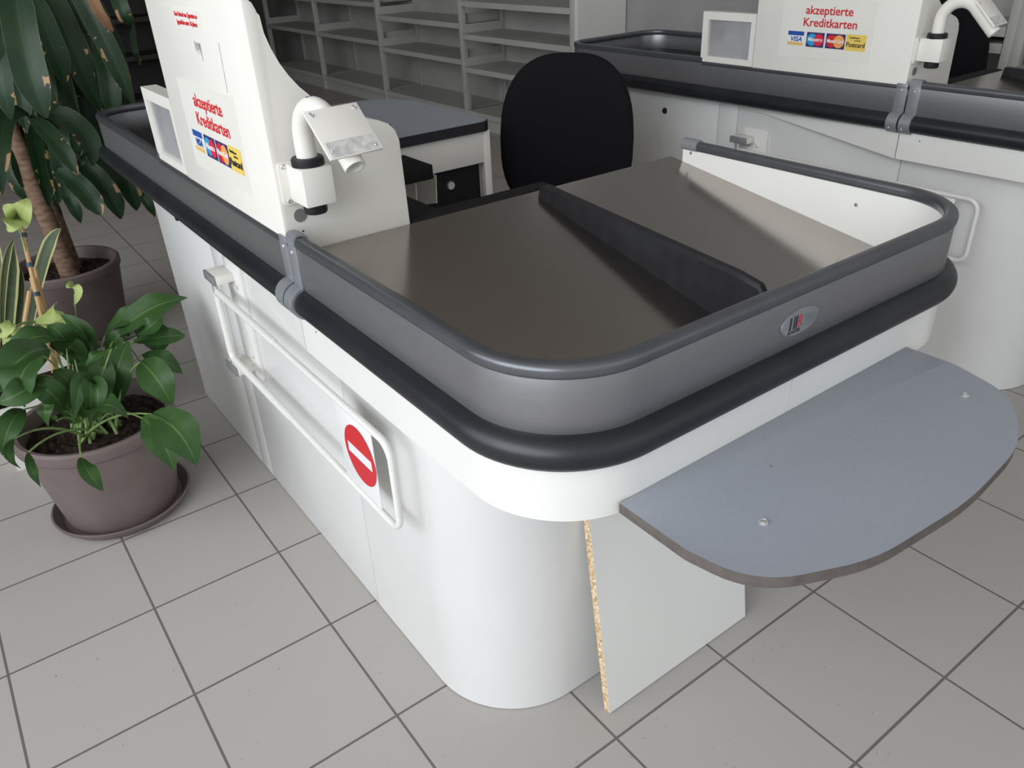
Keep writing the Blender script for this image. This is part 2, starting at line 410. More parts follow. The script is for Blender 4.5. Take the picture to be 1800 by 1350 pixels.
def build_counter():
    c = thing('checkout_counter', 'white supermarket checkout counter nearest the camera, with oval maker badge on its front', 'checkout counter', (0.9, -0.3, 0))
    # body
    xb = 0.713
    p1 = fillet([(xb, -0.618, 0), (xb, -1.068, 0.185), (1.55, -1.068, 0.05), (1.55, -0.64, 0)], 16)
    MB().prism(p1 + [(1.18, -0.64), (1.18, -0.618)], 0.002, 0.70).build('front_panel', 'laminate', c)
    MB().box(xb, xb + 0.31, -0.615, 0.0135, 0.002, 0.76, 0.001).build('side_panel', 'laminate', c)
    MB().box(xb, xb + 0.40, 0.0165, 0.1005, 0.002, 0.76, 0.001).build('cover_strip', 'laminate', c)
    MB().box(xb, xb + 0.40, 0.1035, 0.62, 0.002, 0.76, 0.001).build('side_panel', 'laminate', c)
    # skirt below the bumper: full depth round the packing end, tapering away behind the joint
    sk = [(0.004, 0.674), (0.004, 0.785), (-0.003, 0.785), (-0.003, 0.684), (-0.055, 0.684), (-0.055, 0.674)]
    xs = 1.105
    right = [q for q in path_front if q[0] >= xs or q[1] > -0.9 and q[0] > 1.2]
    left = [q for q in path_front if q[0] < xs]
    MB().sweep(right + [(xs + 0.0008, YF)], sk).build('skirt', 'white', c)
    MB().sweep([(xs - 0.0008, YF)] + left, sk).build('skirt', 'white', c)
    tp = [(XL, YJ + 0.0015 + k / 12 * 0.72) for k in range(13)]
    def taper(i, p):
        t = i / 12; o = -(0.713 - XL + 0.0015) * t + 0.004 * (1 - t); z = 0.674 + (0.752 - 0.674) * t
        return [(o, z), (o, 0.785), (o - .006, 0.785), (o - .006, z)]
    MB().sweep(tp, taper).build('skirt', 'white', c)
    # band, rail, bumper for both modules
    for pth, nm in ((path_front, 'f'), (path_rear, 'r')):
        MB().sweep(pth, BAND).build('steel_band', 'band', c, 40)
        if nm == 'f': MB().sweep(pth, RAIL).build('top_rail', 'rail', c, 50)
        else:
            MB().sweep([(XL, YJ + .002), (XL, 0.152)], LIP).build('top_rail', 'rail', c, 50)
            MB().sweep([(XL, 0.154)] + list(pth[1:]), RAIL).build('top_rail', 'rail', c, 50)
        MB().sweep(pth, TUBE).build('bumper', 'rubber', c, 60)
    # deck board under band (closes the gap between band and body)
    MB().prism([(x, y) for x, y in fillet_closed([(XL + .004, YF + .004, RC), (XR - .004, YF + .004, RC), (XR - .004, -0.63, 0), (XL + .004, -0.63, 0)], 12)], 0.70, lambda a, b: 0.73).build('deck', 'white', c)
    MB().prism([(XL + .004, -0.62), (1.03, -0.62), (1.03, -0.03)] + fillet_closed([(1.208, -0.03, 0), (1.208, 0.936, .1), (XL + .004, 0.92, .12)], 10), 0.757, 0.80).build('deck', 'blackmatte', c)
    # joint clips
    for y0, y1, t in ((-0.622, -0.588, 0.002), (-0.662, -0.628, 0.0035)):
        b = MB(); b.box(XL - t, XL + 0.001, y0, y1, 0.795, 0.884, 0.001)
        if t > 0.003: b.prism([(XL - .0045, .880), (XL - .003, .893), (XL + .002, .8975), (XL + .014, .8975), (XL + .021, .893), (XL + .023, .880), (XL + .0205, .880), (XL + .02, .888), (XL + .012, .8945), (XL + .003, .8945), (XL - .001, .890), (XL - .001, .880)], y0, y1, 'y')
        b.tube([(XL + .001, y0, .7765), (XL + .001, y1, .7765)], 0.0290, 24)
        cl = b.build('joint_clip', 'clip', c)
        screw(cl, (XL - t, (y0 + y1) / 2, 0.866), (-1, 0, 0), 0.0035)
        screw(cl, (XL - .024, (y0 + y1) / 2 + 0.006, 0.764), (-1, 0, -.4), 0.003)
    # sloping steel tray, side guard, divider
    pt = fillet_closed([(XL + .006, YF + .006, RC - .006), (XR - .016, YF + .006, RC - .012), (XR - .016, -0.6145, 0), (XL + .006, -0.6145, 0)], 14)
    MB().prism(pt, lambda a, b: tz(b) - 0.004, lambda a, b: tz(b)).build('packing_tray', 'steel', c)
    pg = [q for q in path_front if q[0] > 1.35]
    gd = MB()
    gp = [(-0.0155, 0), (-0.0045, 0)]
    def gprof(i, p): return [(-0.0155, tz(p.y) - .012), (-0.0045, tz(p.y) - .012), (-0.0045, .882), (-0.0155, .882)]
    pg[0] = (XR, -0.648)
    g = gd.sweep(pg, gprof).build('side_guard', 'white', c)
    for y, z in ((-0.672, .868), (-1.085, .842), (-1.195, .866)): screw(g, (XR - .0155, y, z), (-1, 0, 0), 0.0035, 'greycap')
    MB().tube([(XR - .0085, -0.645, .884), (XR - .0085, -0.69, .884)], 0.0135, 16).build('rail_end_cap', 'greycap', c)
    # divider: tapered black wedge, nearly flush with the tray at the back, tall at the front
    dv = MB(); rows = []
    N = 14
    for k in range(N + 1):
        t = k / N; y = -0.64 + t * (-1.262 + 0.64)
        xc = 1.185 - 0.05 * t
        zt = 0.868 - 0.016 * t
        if t > 0.9: zt -= 0.055 * ((t - 0.9) / 0.1) ** 2
        w = 0.042 * (1 - t) + 0.022 * t
        zb = tz(y) - 0.002
        rows.append([(xc - .004, y, zb), (xc, y, zt - .006), (xc + .004, y, zt), (xc + w * .6, y, zt), (xc + w * .75, y, zt - .006), (xc + w, y, zb)])
    k6 = 6
    dv.add([p for r in rows for p in r], [(i * k6 + j, i * k6 + j + 1, (i + 1) * k6 + j + 1, (i + 1) * k6 + j) for i in range(N) for j in range(k6 - 1)] + [tuple(range(k6)), tuple(range(N * k6, N * k6 + k6))[::-1]])
    dv.build('divider', 'black', c, 30)
    # scanner bay and belt
    MB().box(XL + .006, 1.03, -0.617, -0.03, 0.79, 0.825, 0.003).build('scanner_plate', 'blackmatte', c)
    lk = Matrix.Translation((0.713, 0.37, 0.675)) @ Matrix.Rotation(-math.pi / 2, 4, 'Y')
    MB().lathe([(0, .003), (.006, .003), (.007, .005), (.010, .005), (.012, 0), (0, 0)], seg=20, mat=lk).build('lock', 'black', c)
    MB().box(0.905, 1.25, -0.6135, -0.565, 0.77, 0.853, 0.006).build('scanner_rim', 'blackmatte', c)
    bp = fillet_closed([(XL + .03, -0.02, 0), (1.17, -0.02, 0), (1.17, 0.88, .07), (XL + .03, 0.88, .07)], 10)
    MB().prism(bp, 0.803, 0.822).build('conveyor_belt', 'black', c)
    MB().prism(fillet_closed([(XL + .005, -0.02, 0), (1.207, -0.02, 0), (1.207, 0.935, .1), (XL + .005, .92, .12)], 10), 0.79, 0.806).build('belt_bed', 'black', c)
    # screw dot below the joint
    screw(c, (0.6562, -0.69, 0.735), (-1, 0, 0), 0.002, 'ink', 'screw', 0.0008)
    return c
counter = build_counter()
def build_badge(c):
    bx, bz = 1.105, 0.8375
    b = MB(); b.prism([(bx + x, bz + z) for x, z in circle(0, 0, 0.041, 40, 0.46)], YF - 0.0024, YF - 0.0002, 'y', 0.0006)
    badge = b.build('badge', 'clip', c, label='silver oval maker badge')
    y = YF - 0.0028
    for x0, x1 in ((-0.024, -0.0205), (-0.0155, -0.0125), (-0.0105, -0.0075)):
        MB().prism([(bx + x0, bz - .0085), (bx + x1, bz - .0085), (bx + x1 + .001, bz + .0105), (bx + x0 + .001, bz + .0105)], y, y + .0006, 'y').build('emblem_bar', 'ink', badge)
    text_mesh('R', 'emblem_letter', 'red', badge, (bx - 0.0005, y + .0005, bz - .0075), (1, 0, 0), (0, 0, 1), 0.0255, 0.0095)
    text_mesh('KASSE', 'emblem_lettering', 'ink', badge, (bx - 0.0125, y + .0005, bz - .0145), (1, 0, 0), (0, 0, 1), 0.0072, 0.026, 0.0002)
    for k in range(4):
        MB().box(bx + 0.011, bx + 0.033 - .003 * k, y, y + .0006, bz + .005 - k * .0035, bz + .0058 - k * .0035).build('small_print', 'hole', badge)
build_badge(counter)

# ------------------------------------------------------------------ card tower on the counter
def build_tower():
    t = thing('payment_tower', 'tall white metal housing with red credit card notice on the nearest checkout counter', 'housing', (0.78, -0.34, 0.845))
    X0 = 0.662
    prof = [(0.0, 0.846), (0.0, 1.245)]
    P = [(0.672, 0.848), (0.672, 0.8795), (X0, 0.8795), (X0, 1.246), (0.672, 1.246), (0.679, 1.240), (0.684, 1.228)]
    for k in range(11):
        a = k / 10
        # concave sweep from the narrow top to the broad shoulder
        x = 0.684 + (0.842 - 0.684) * (0.22 * a + 0.78 * a ** 2.1); z = 1.222 + (1.049 - 1.222) * (1.42 * a - 0.42 * a ** 2.2)
        P.append((x, z))
    P += [(0.862, 1.043), (0.880, 1.035), (0.892, 1.022), (0.898, 1.004), (0.901, 0.848)]
    Y0, Y1 = -0.613, -0.065
    MB().prism(P[::-1], Y0, Y1, 'y', 0.0025, seg=2).build('tower_body', 'enamel', t, 25)
    # side window: white frame with a dull pane
    wy0, wy1, wz0, wz1 = -0.0635, 0.163, 0.8805, 1.042
    fr = MB(); iw = (wy0 + 0.018, wy1 - 0.025, 0.899, 1.017)
    outer = [(wy0, wz0), (wy1, wz0), (wy1, wz1), (wy0, wz1)]
    inner = fillet_closed([(iw[0], iw[2], .008), (iw[1], iw[2], .008), (iw[1], iw[3], .008), (iw[0], iw[3], .008)], 4)
    x0, x1 = X0, X0 + 0.035
    # frame as four bars around the opening
    fr.box(x0, x1, wy0, iw[0], wz0, wz1).box(x0, x1, iw[1], wy1, wz0, wz1).box(x0, x1, iw[0], iw[1], wz0, iw[2]).box(x0, x1, iw[0], iw[1], iw[3], wz1)
    f = fr.build('window_frame', 'enamel', t)
    MB().box(x0 + .006, x0 + .010, iw[0] - .004, iw[1] + .004, iw[2] - .004, iw[3] + .004).build('window_pane', 'glass', f, label='dull grey window pane')
    # card notice
    xs = X0 - 0.0009
    n = MB().box(xs, X0 - .0001, -0.485, -0.165, 0.925, 1.094).build('card_notice', 'enamel', t, label='white notice reading akzeptierte Kreditkarten')
    R, U = (0, -1, 0), (0, 0, 1)
    text_mesh('akzeptierte', 'lettering', 'red', n, (xs - .0003, -0.331, 1.052), R, U, 0.0335, 0.162, 0.0005)
    text_mesh('Kreditkarten', 'lettering', 'red', n, (xs - .0003, -0.338, 1.0175), R, U, 0.0335, 0.184, 0.0005)
    xl = xs - .0004
    def card(y0, z0, z1, mat, w=0.0625):
        # y0 is the left edge as read; the card runs towards -Y
        return MB().box(xl - .0004, xl, y0 - w, y0, z0, z1).build('payment_logo', mat, n)
    def stripe(par, y0, y1, z0, z1, mat): return MB().box(xl - .0008, xl - .0004, y1, y0, z0, z1).build('logo_stripe', mat, par)
    def disc(par, y, z, r, mat, e, half=0):
        return MB().prism([(y + a, z + b) for a, b in circle(0, 0, r, 36)], xl - .0006 - e, xl - .0004 - e + .0001, 'x').build('logo_disc', mat, par)
    xt = xl - .0011
    v = card(-0.193, 0.961, 1.001, 'paper'); stripe(v, -0.195, -0.2535, 0.989, 1.001, 'blueink'); stripe(v, -0.195, -0.2535, 0.961, 0.9695, 'gold')
    text_mesh('VISA', 'lettering', 'blueink', v, (xt, -0.226, 0.9725), R, U, 0.0195, 0.040, 0.0003, shear=0.25)
    v = card(-0.264, 0.959, 1.001, 'navyink'); disc(v, -0.2835, 0.980, 0.0175, 'cyanink', 0.0001); disc(v, -0.3075, 0.980, 0.0175, 'crimson', 0.0003)
    text_mesh('Maestro', 'lettering', 'paper', v, (xt, -0.2955, 0.976), R, U, 0.0150, 0.050, 0.0003, shear=0.15)
    v = card(-0.333, 0.959, 1.001, 'navyink', 0.0655); disc(v, -0.3535, 0.980, 0.0182, 'signred', 0.0001); disc(v, -0.3780, 0.980, 0.0182, 'orange', 0.0003)
    text_mesh('MasterCard', 'lettering', 'paper', v, (xt, -0.3655, 0.976), R, U, 0.0140, 0.058, 0.0003, shear=0.15)
    v = card(-0.402, 0.958, 1.003, 'yellow', 0.066)
    text_mesh('Postcard', 'lettering', 'ink', v, (xt, -0.435, 0.9685), R, U, 0.0185, 0.060, 0.0002)
    text_mesh('PostFinance', 'lettering', 'ink', v, (xt, -0.429, 0.992), R, U, 0.0065, 0.033, 0.0001)
    text_mesh('La Poste', 'lettering', 'ink', v, (xt, -0.440, 0.985), R, U, 0.005, 0.020, 0.0001)
    # plugs and screw holes on the front plate
    hp = MB(); hp.prism([(0.694 + a, 0.9135 + b) for a, b in circle(0, 0, 0.0115, 28)], Y0 - .0008, Y0 + .001, 'y'); hp.build('cable_hole', 'hole', t)
    MB().prism([(0.694 + a, 0.886 + b) for a, b in circle(0, 0, 0.0017, 12)], Y0 - .0008, Y0 + .001, 'y').build('screw_hole', 'ink', t)
    return t
tower = build_tower()
def tower_marks(t):
    X0 = 0.662; R, U = (0, -1, 0), (0, 0, 1)
    n = MB().box(X0 - .0008, X0 - .0001, -0.402, -0.247, 1.187, 1.222).build('age_notice', 'enamel', t, label='small white notice in red print')
    text_mesh('Kein Verkauf von Zigaretten an', 'lettering', 'red', n, (X0 - .0012, -0.322, 1.2085), R, U, 0.0115, 0.130, 0.0)
    text_mesh('Jugendliche unter 16 Jahren.', 'lettering', 'red', n, (X0 - .0012, -0.322, 1.1955), R, U, 0.0115, 0.118, 0.0)
    # scratch and smudge
    MB().prism([(-0.4715, 1.177), (-0.4735, 1.177), (-0.4665, 1.099), (-0.4640, 1.099)], X0 - .0006, X0 - .0001, 'x').build('scratch', 'smudge', t)
    b = MB()
    for y, z, h in ((-.338, 1.166, .012), (-.344, 1.165, .010), (-.350, 1.163, .014), (-.356, 1.165, .008), (-.362, 1.163, .013), (-.366, 1.160, .020)):
        b.prism([(y, z - h), (y - .0028, z - h * .8), (y - .0034, z + h * .5), (y + .001, z + h * .4)], X0 - .0006, X0 - .0001, 'x')
    b.build('smudge', 'smudge', t)

# ------------------------------------------------------------------ card terminal arm
def build_arm(az=0.10, label='white swivel arm with square holder plate bolted to the nearest tower'):
    a = thing('terminal_arm', label, 'swivel arm', (0.708, -0.655, 0.97))
    Y0 = -0.6132
    pl = MB(); pl.prism(fillet_closed([(0.668, 0.935, .008), (0.748, 0.935, .008), (0.748, 1.006, .008), (0.668, 1.006, .008)], 4), Y0 - .004, Y0, 'y', 0.0008)
    p = pl.build('mounting_plate', 'enamel', a)
    for x, z in ((0.6785, 0.999), (0.7375, 0.999), (0.6785, 0.943), (0.7375, 0.943)): screw(p, (x, Y0 - .004, z), (0, -1, 0), 0.0045)
    MB().box(0.682, 0.734, -0.683, Y0 - .004, 0.943, 1.003, 0.002).build('pivot_box', 'enamel', a)
    cx, cy = 0.708, -0.651
    MB().lathe([(0, 1.000), (0.0245, 1.000), (0.0265, 1.004), (0.0265, 1.013), (0.0245, 1.016), (0.017, 1.0165), (0.017, 1.0)], (cx, cy, 0), 32).build('collar', 'black', a)
    MB().lathe([(0, 0.944), (0.0195, 0.944), (0.0195, 0.928), (0.018, 0.925), (0, 0.925)], (cx, cy, 0), 32).build('bottom_cap', 'black', a)
    d = Vector((math.sin(az), -math.cos(az), 0))
    rb = 0.050
    pts = [Vector((0, 0, 1.005)), Vector((0, 0, 1.03))]
    prof = [(0, 1.005), (0, 1.03), (0, 1.047)]
    for k in range(1, 15):
        th = math.radians(180 - 135 * k / 14); prof.append((rb + rb * math.cos(th), 1.047 + rb * math.sin(th)))
    ex, ez = prof[-1]
    for L in (0.03, 0.06, 0.085): prof.append((ex + L * .7071, ez - L * .7071))
    path = [Vector((cx, cy, 0)) + d * r + Vector((0, 0, z)) for r, z in prof]
    tb = MB(); tb.tube(path, 0.0165, 20, cap=False)
    # open end: short inner wall
    e0 = path[-1]; tdir = (path[-1] - path[-2]).normalized()
    tb.tube([e0, e0 - tdir * 0.035], 0.0135, 20, cap=False, radii=[0.0135, 0.0130])
    rim = [v for v in tb.bm.verts]
    o1 = [v for v in rim[-80:-40]]
    tb.build('arm_tube', 'enamel', a)
    rg = MB(); rg.tube([e0 - tdir * .001, e0 + tdir * .0003], 0.0165, 20, cap=False)
    bm = bmesh.new()
    # annular end face
    q = tdir.to_track_quat('Z', 'Y').to_matrix().to_4x4(); q.translation = e0
    MB().lathe([(0.0165, -.001), (0.0165, 0.0003), (0.0135, 0.0003), (0.0135, -.004)], seg=24, mat=q).build('tube_rim', 'enamel', a)
    MB().lathe([(0, -.030), (0.0135, -.030), (0.0135, -.034), (0, -.034)], seg=24, mat=q).build('tube_plug', 'hole', a)
    tp = Vector((cx, cy, 1.047)) + d * (rb * (1 - math.cos(math.radians(80)))) + Vector((0, 0, (rb + .0158) * math.sin(math.radians(80))))
    nt = (d * -math.cos(math.radians(80)) + Vector((0, 0, math.sin(math.radians(80))))).normalized()
    qp = nt.to_track_quat('Z', 'Y').to_matrix().to_4x4(); qp.translation = tp
    MB().lathe([(0, .0012), (.0062, .0010), (.0068, -.003), (0, -.003)], seg=20, mat=qp).build('tube_button', 'navyink', a)
    # holder plate on top of the sloping run
    up = Vector((d.x * .7071, d.y * .7071, .7071)); side = d.cross(Vector((0, 0, 1))).normalized()
    mid = Vector((cx, cy, 0)) + d * (ex + 0.036 * .7071) + Vector((0, 0, ez - 0.036 * .7071)) + up * 0.022
    mt = Matrix((( side.x, tdir.x, up.x, mid.x), (side.y, tdir.y, up.y, mid.y), (side.z, tdir.z, up.z, mid.z), (0, 0, 0, 1)))
    b = MB(); b.box(-0.045, 0.045, -0.042, 0.042, -0.002, 0.002, 0.0008, mat=mt).box(-0.012, 0.012, -0.03, 0.03, -0.008, -0.002, mat=mt)
    hp = b.build('holder_plate', 'enamel', a)
    for x, y in ((-0.036, -0.034), (0.036, -0.034), (0.036, 0.030), (-0.036, 0.034)): screw(hp, mt @ Vector((x, y, 0.002)), up, 0.0042 if y < 0 else 0.0018)
    ml = MB(); ml.box(-0.040, 0.040, 0.014, 0.040, 0.0018, 0.0023, mat=mt); ml.build('glue_residue', 'residue', hp)
    bm.free(); rg.bm.free()
    return a
M['residue'] = noisy('glue_residue', (0.50, 0.49, 0.47), (0.72, 0.71, 0.68), 90, 0.8)
arm = build_arm()

# ------------------------------------------------------------------ swing gate with no-entry sign
def build_gate():
    g = thing('swing_gate', 'white tubular swing gate bolted to the side of the nearest counter', 'gate', (0.70, -0.07, 0.38))
    xb = 0.7128
    pl = MB(); pl.prism(fillet_closed([(-0.128, 0.372, .012), (-0.022, 0.372, .012), (-0.022, 0.674, .012), (-0.128, 0.674, .012)], 5), xb - .007, xb, 'x', 0.002)
    p = pl.build('wall_plate', 'white', g)
    xg = 0.670
    for z in (0.635, 0.393):
        b = MB(); b.box(0.663, xb - .006, -0.075, -0.003, z - .011, z + .011, 0.003)
        br = b.build('bracket', 'enamel', g)
        MB().box(0.657, 0.664, -0.0755, -0.0025, z - .0115, z + .0115, 0.003).build('bracket_cap', 'greycap', br)
        for y in (-0.089, -0.055): screw(br, (xb - .007, y, z - .022 if z > .6 else z + .034), (-1, 0, 0), 0.005)
    MB().tube([(xg, -.030, .404), (xg, -.030, .624)], 0.0068, 14).build('hinge_pin', 'chrome', g)
    yh, yf, z0, z1 = -0.030, -0.889, 0.416, 0.598
    def pth(a, b): return [(xg, y, z) for y, z in a]
    # fixed half (thicker tube) and sliding half (thinner tube)
    thick = fillet([(-0.395, z1, 0), (yh, z1, .02), (yh, z0, .02), (-0.395, z0, 0)], 8)
    MB().tube([(xg, y, z) for y, z in thick], 0.0082, 14).build('gate_frame', 'white', g)
    thin = fillet([(-0.393, z1, 0), (yf, z1, .032), (yf, z0, .032), (-0.393, z0, 0)], 10)
    MB().tube([(xg, y, z) for y, z in thin], 0.0066, 14).build('gate_loop', 'white', g)
    return g
gate = build_gate()
def build_sign():
    s = thing('no_entry_sign', 'white card with red no-entry disc hung in the nearest swing gate', 'sign', (0.671, -0.75, 0.5))
    y0, y1, z0, z1 = -0.822, -0.680, 0.424, 0.590
    MB().box(0.6690, 0.6706, y0, y1, z0, z1, 0.0004).build('card', 'paper', s)
    cy, cz = -0.7625, 0.5105
    MB().prism([(cy + a, cz + b) for a, b in circle(0, 0, 0.060, 56)], 0.6684, 0.6691, 'x').build('red_disc', 'signred', s)
    MB().box(0.6678, 0.6685, cy - .0455, cy + .0455, cz - .0105, cz + .0105).build('white_bar', 'paper', s)
    return s
sign = build_sign()

# ------------------------------------------------------------------ packing shelf and chipboard
def build_shelf():
    s = thing('packing_shelf', 'grey rounded laminate shelf jutting from the front of the nearest counter', 'shelf', (1.09, -1.42, 0.68))
    pts = [(1.415, -1.3195, 0), (0.772, -1.3195, 0), (0.772, -1.43, .06), (0.79, -1.515, .10), (0.92, -1.572, .25), (1.10, -1.585, .6), (1.27, -1.568, .25), (1.385, -1.50, .12), (1.415, -1.40, .08)]
    P = fillet_closed(pts, 8)
    o = MB().prism(P, 0.6775, 0.6935, 'z', 0.0008).build('shelf_board', 'greytop', s)
    o.data.materials.append(M['dkedge'])
    for f in o.data.polygons:
        if abs(f.normal.z) < 0.5: f.material_index = 1
    for x, y in ((0.878, -1.455), (1.335, -1.458)): screw(s, (x, y, 0.6935), (0, 0, 1), 0.0062, 'chrome', 'screw', 0.003)
    screw(s, (0.975, -1.39, 0.6935), (0, 0, 1), 0.0022, 'greycap', 'screw', 0.001)
    return s
shelf = build_shelf()
def build_board():
    s = thing('chipboard_panel', 'loose white faced chipboard panel leaning against the nearest counter under the shelf', 'panel', (1.12, -1.11, 0))
    th = math.atan2(0.0685, 0.463)
    mt = Matrix.Translation((0, -1.1545, 0.0)) @ Matrix.Rotation(-th, 4, 'X')
    # bottom outer edge stands on the floor; the board leans in towards the counter
    o = MB().box(0.926, 1.322, 0.0, 0.016, 0.0025, 0.468, mat=mt).build('board', 'white', s)
    MB().box(0.9255, 0.9262, 0.0006, 0.0154, 0.003, 0.4675, mat=mt).build('raw_edge', 'chip', s, label='raw chipboard edge')
    return s
board = build_board()

# ------------------------------------------------------------------ clerk's cash desk
def build_desk():
    d = thing('cash_desk', 'small grey topped cash desk with black lock drawer behind the nearest counter', 'desk', (1.55, 0.75, 0))
    x0, x1, y0, y1, zt = 1.225, 1.815, 0.425, 1.13, 0.755
    P = fillet_closed([(x0, y0, .02), (x1, y0, .045), (x1, y1, .22), (x0, y1, .22)], 10)
    MB().prism(P, zt - .034, zt - .002, 'z', 0.004).build('edge_band', 'black', d)
    Pi = fillet_closed([(x0 + .004, y0 + .004, .02), (x1 - .004, y0 + .004, .042), (x1 - .004, y1 - .004, .216), (x0 + .004, y1 - .004, .216)], 10)
    MB().prism(Pi, zt - .003, zt, 'z').build('desk_top', 'greytop', d)
    MB().prism([(1.545 + a, 1.045 + b) for a, b in circle(0, 0, .03, 28)], zt - .001, zt + .0008, 'z').build('cable_hole', 'blackmatte', d)
    MB().box(x0 + .03, x1 - .035, y0 + .014, y0 + .032, zt - .142, zt - .034, 0.002).build('apron', 'enamel', d)
    for x in (x0 + .02, x1 - .035):
        for y in (y0 + .012, y1 - .16):
            MB().box(x, x + .028, y, y + .028, 0, zt - .034, 0.002).build('leg', 'enamel', d)
    MB().box(x1 - .042, x1 - .024, y0 + .05, y1 - .17, zt - .16, zt - .034, 0.002).build('side_rail', 'enamel', d)
    dr = MB().box(x0 + .28, x1 - .045, y0 + .034, y0 + .40, zt - .46, zt - .146, 0.003).build('drawer', 'blackmatte', d)
    lc = Matrix.Translation((x0 + .42, y0 + .034, zt - .20)) @ Matrix.Rotation(math.pi / 2, 4, 'X')
    MB().lathe([(0, .005), (.005, .005), (.006, .008), (.0135, .008), (.0155, .0), (0, 0)], seg=24, mat=lc).build('lock', 'chrome', dr)
    # till tray in front with two white brackets
    MB().box(x0 + .03, x0 + .245, y0 - .16, y0 + .06, zt - .105, zt - .06, 0.004).build('till_tray', 'blackmatte', d)
    for x in (x0 + .20, x0 + .275):
        MB().prism([(y0 - .12, zt - .108), (y0 + .03, zt - .108), (y0 + .03, zt - .24), (y0 - .11, zt - .20)], x, x + .003, 'x').build('bracket', 'enamel', d)
    return d
desk = build_desk()

# ------------------------------------------------------------------ office chair
def build_chair():
    c = thing('office_chair', 'black fabric office chair behind the nearest counter, next to the grey desk', 'chair', (0, 0, 0))
    # local frame: the sitter faces -Y
    bk = MB(); n, mrow = 28, 15
    W2, H2, zc = 0.242, 0.275, 0.660
    def outline(t):
        a = 2 * math.pi * t; ca, sa = math.cos(a), math.sin(a)
        ex = 2.9 if sa > 0 else 3.0
        return (W2 * (1 - .10 * max(0, sa)) * math.copysign(abs(ca) ** (2 / ex), ca), H2 * math.copysign(abs(sa) ** (2 / ex), sa))
    loops = []
    N = 48
    for k, (sc, y) in enumerate(((0.0, -.034), (0.55, -.034), (0.85, -.031), (0.95, -.024), (1.0, -.008), (1.0, .006), (.96, .018), (.8, .024), (.4, .026), (0.0, .026))):
        ring_ = []
        for j in range(N):
            x, z = outline(j / N); x *= sc; z *= sc
            curve = 0.55 * x * x * -1 + 0.12 * (z) * (z)
            ring_.append((x, y + curve + 0.20 + 0.10 * z, zc + z))
        loops.append(ring_)
    bk.add([p for r in loops for p in r], [(i * N + j, i * N + (j + 1) % N, (i + 1) * N + (j + 1) % N, (i + 1) * N + j) for i in range(len(loops) - 1) for j in range(N)])
    bmesh.ops.remove_doubles(bk.bm, verts=bk.bm.verts, dist=1e-5)
    bk.build('backrest', 'fabric', c, 60)
    st = MB(); st.prism(fillet_closed([(-.21, -.20, .12), (.21, -.20, .12), (.21, .18, .08), (-.21, .18, .08)], 8), 0.37, 0.435, 'z', 0.025, seg=4)
    st.build('seat', 'fabric', c, 60)
    MB().tube([(0, .05, .355), (0, .20, .345), (0, .255, .40), (0, .262, .62)], 0.018, 10).build('back_bracket', 'black', c)
    MB().tube([(0, 0, .10), (0, 0, .27)], 0.026, 16).tube([(0, 0, .27), (0, 0, .375)], 0.015, 12).build('gas_lift', 'black', c)
    for k in range(5):
        a = k * 2 * math.pi / 5 + .3; dx, dy = math.cos(a), math.sin(a)
        sp = MB().tube([(dx * .02, dy * .02, .11), (dx * .29, dy * .29, .075)], 0.02, 8, radii=[.022, .014]).build('base_spoke', 'black', c)
        nx, ny = -dy, dx
        MB().tube([(dx * .29 - nx * .02, dy * .29 - ny * .02, .0305), (dx * .29 + nx * .02, dy * .29 + ny * .02, .0305)], 0.03, 16).tube([(dx * .29, dy * .29, .05), (dx * .29, dy * .29, .078)], 0.006, 8).build('caster', 'black', sp)
    return c
chair = build_chair()
chair.location = (1.957, 0.252, 0); chair.rotation_euler = (0, 0, math.radians(-50))

# ------------------------------------------------------------------ the second counter behind, with everything on it
MOVE = (DX, 0, 0)
counter2 = copy_thing(counter, MOVE, 'white supermarket checkout counter standing behind the office chair', 'checkout counters', skip=('badge',))
tower2 = copy_thing(tower, MOVE, 'tall white metal housing with red credit card notice on the rear checkout counter', 'payment towers')
tower['group'] = 'payment towers'
tower_marks(tower)
arm2 = copy_thing(arm, MOVE, 'white swivel arm with holder plate bolted to the tower on the rear counter', 'terminal arms')
gate2 = copy_thing(gate, MOVE, 'white tubular swing gate on the side of the rear counter, mostly hidden', 'swing gates')
sign2 = copy_thing(sign, MOVE, 'white card hung in the swing gate of the rear counter, half hidden', 'gate cards')
sign['group'] = 'gate cards'
chair2 = copy_thing(chair, (0, 0, 0), 'black office chair behind the tower of the rear counter', 'office chairs')
chair2.location = (3.37, -0.285, 0.0); chair2.rotation_euler = (0, 0, math.radians(-40)); chair2.scale = (1, 1, 1.16)

# ------------------------------------------------------------------ wall shelving
def build_bay(name, levels, width, label, mat='shelf', depth=0.40, h=2.0, end=False):
    """local: front at x=0, runs back in +x; y from 0 (the near end) to width."""
    b = thing(name, label, 'shelving', (0, 0, 0), 'steel wall shelving')
    for y in ((width - .036, 0.0) if end else (width - .036,)):
        MB().box(0.0, .045, y, y + .036, 0, h, 0.002).build('upright', mat, b)
        MB().box(depth - .03, depth, y, y + .036, 0, h, 0.002).build('rear_upright', mat, b)
    MB().box(depth - .004, depth, 0.002, width - .038, 0.1, h).build('back_panel', mat, b)
    MB().box(.03, .045, 0.038 if end else 0.002, width - .038, 0.0, .085).build('kick_plate', mat, b)
    for z in levels:
        s = MB(); s.box(.006, depth - .006, 0.004 if not end else .040, width - .040, z - .006, z).box(.004, .010, 0.004 if not end else .040, width - .040, z - .036, z)
        sh = s.build('shelf_board', mat, b)
        if z > .2:
            for y, dy in ((width - .039, -.003), (.002 if not end else .038, .003)):
                MB().box(.012, depth - .03, min(y, y + dy), max(y, y + dy), z + .002, z + .062).build('bracket', mat, sh)
    return b
XS, PITCH, Y4 = 3.65, 1.297, 2.165
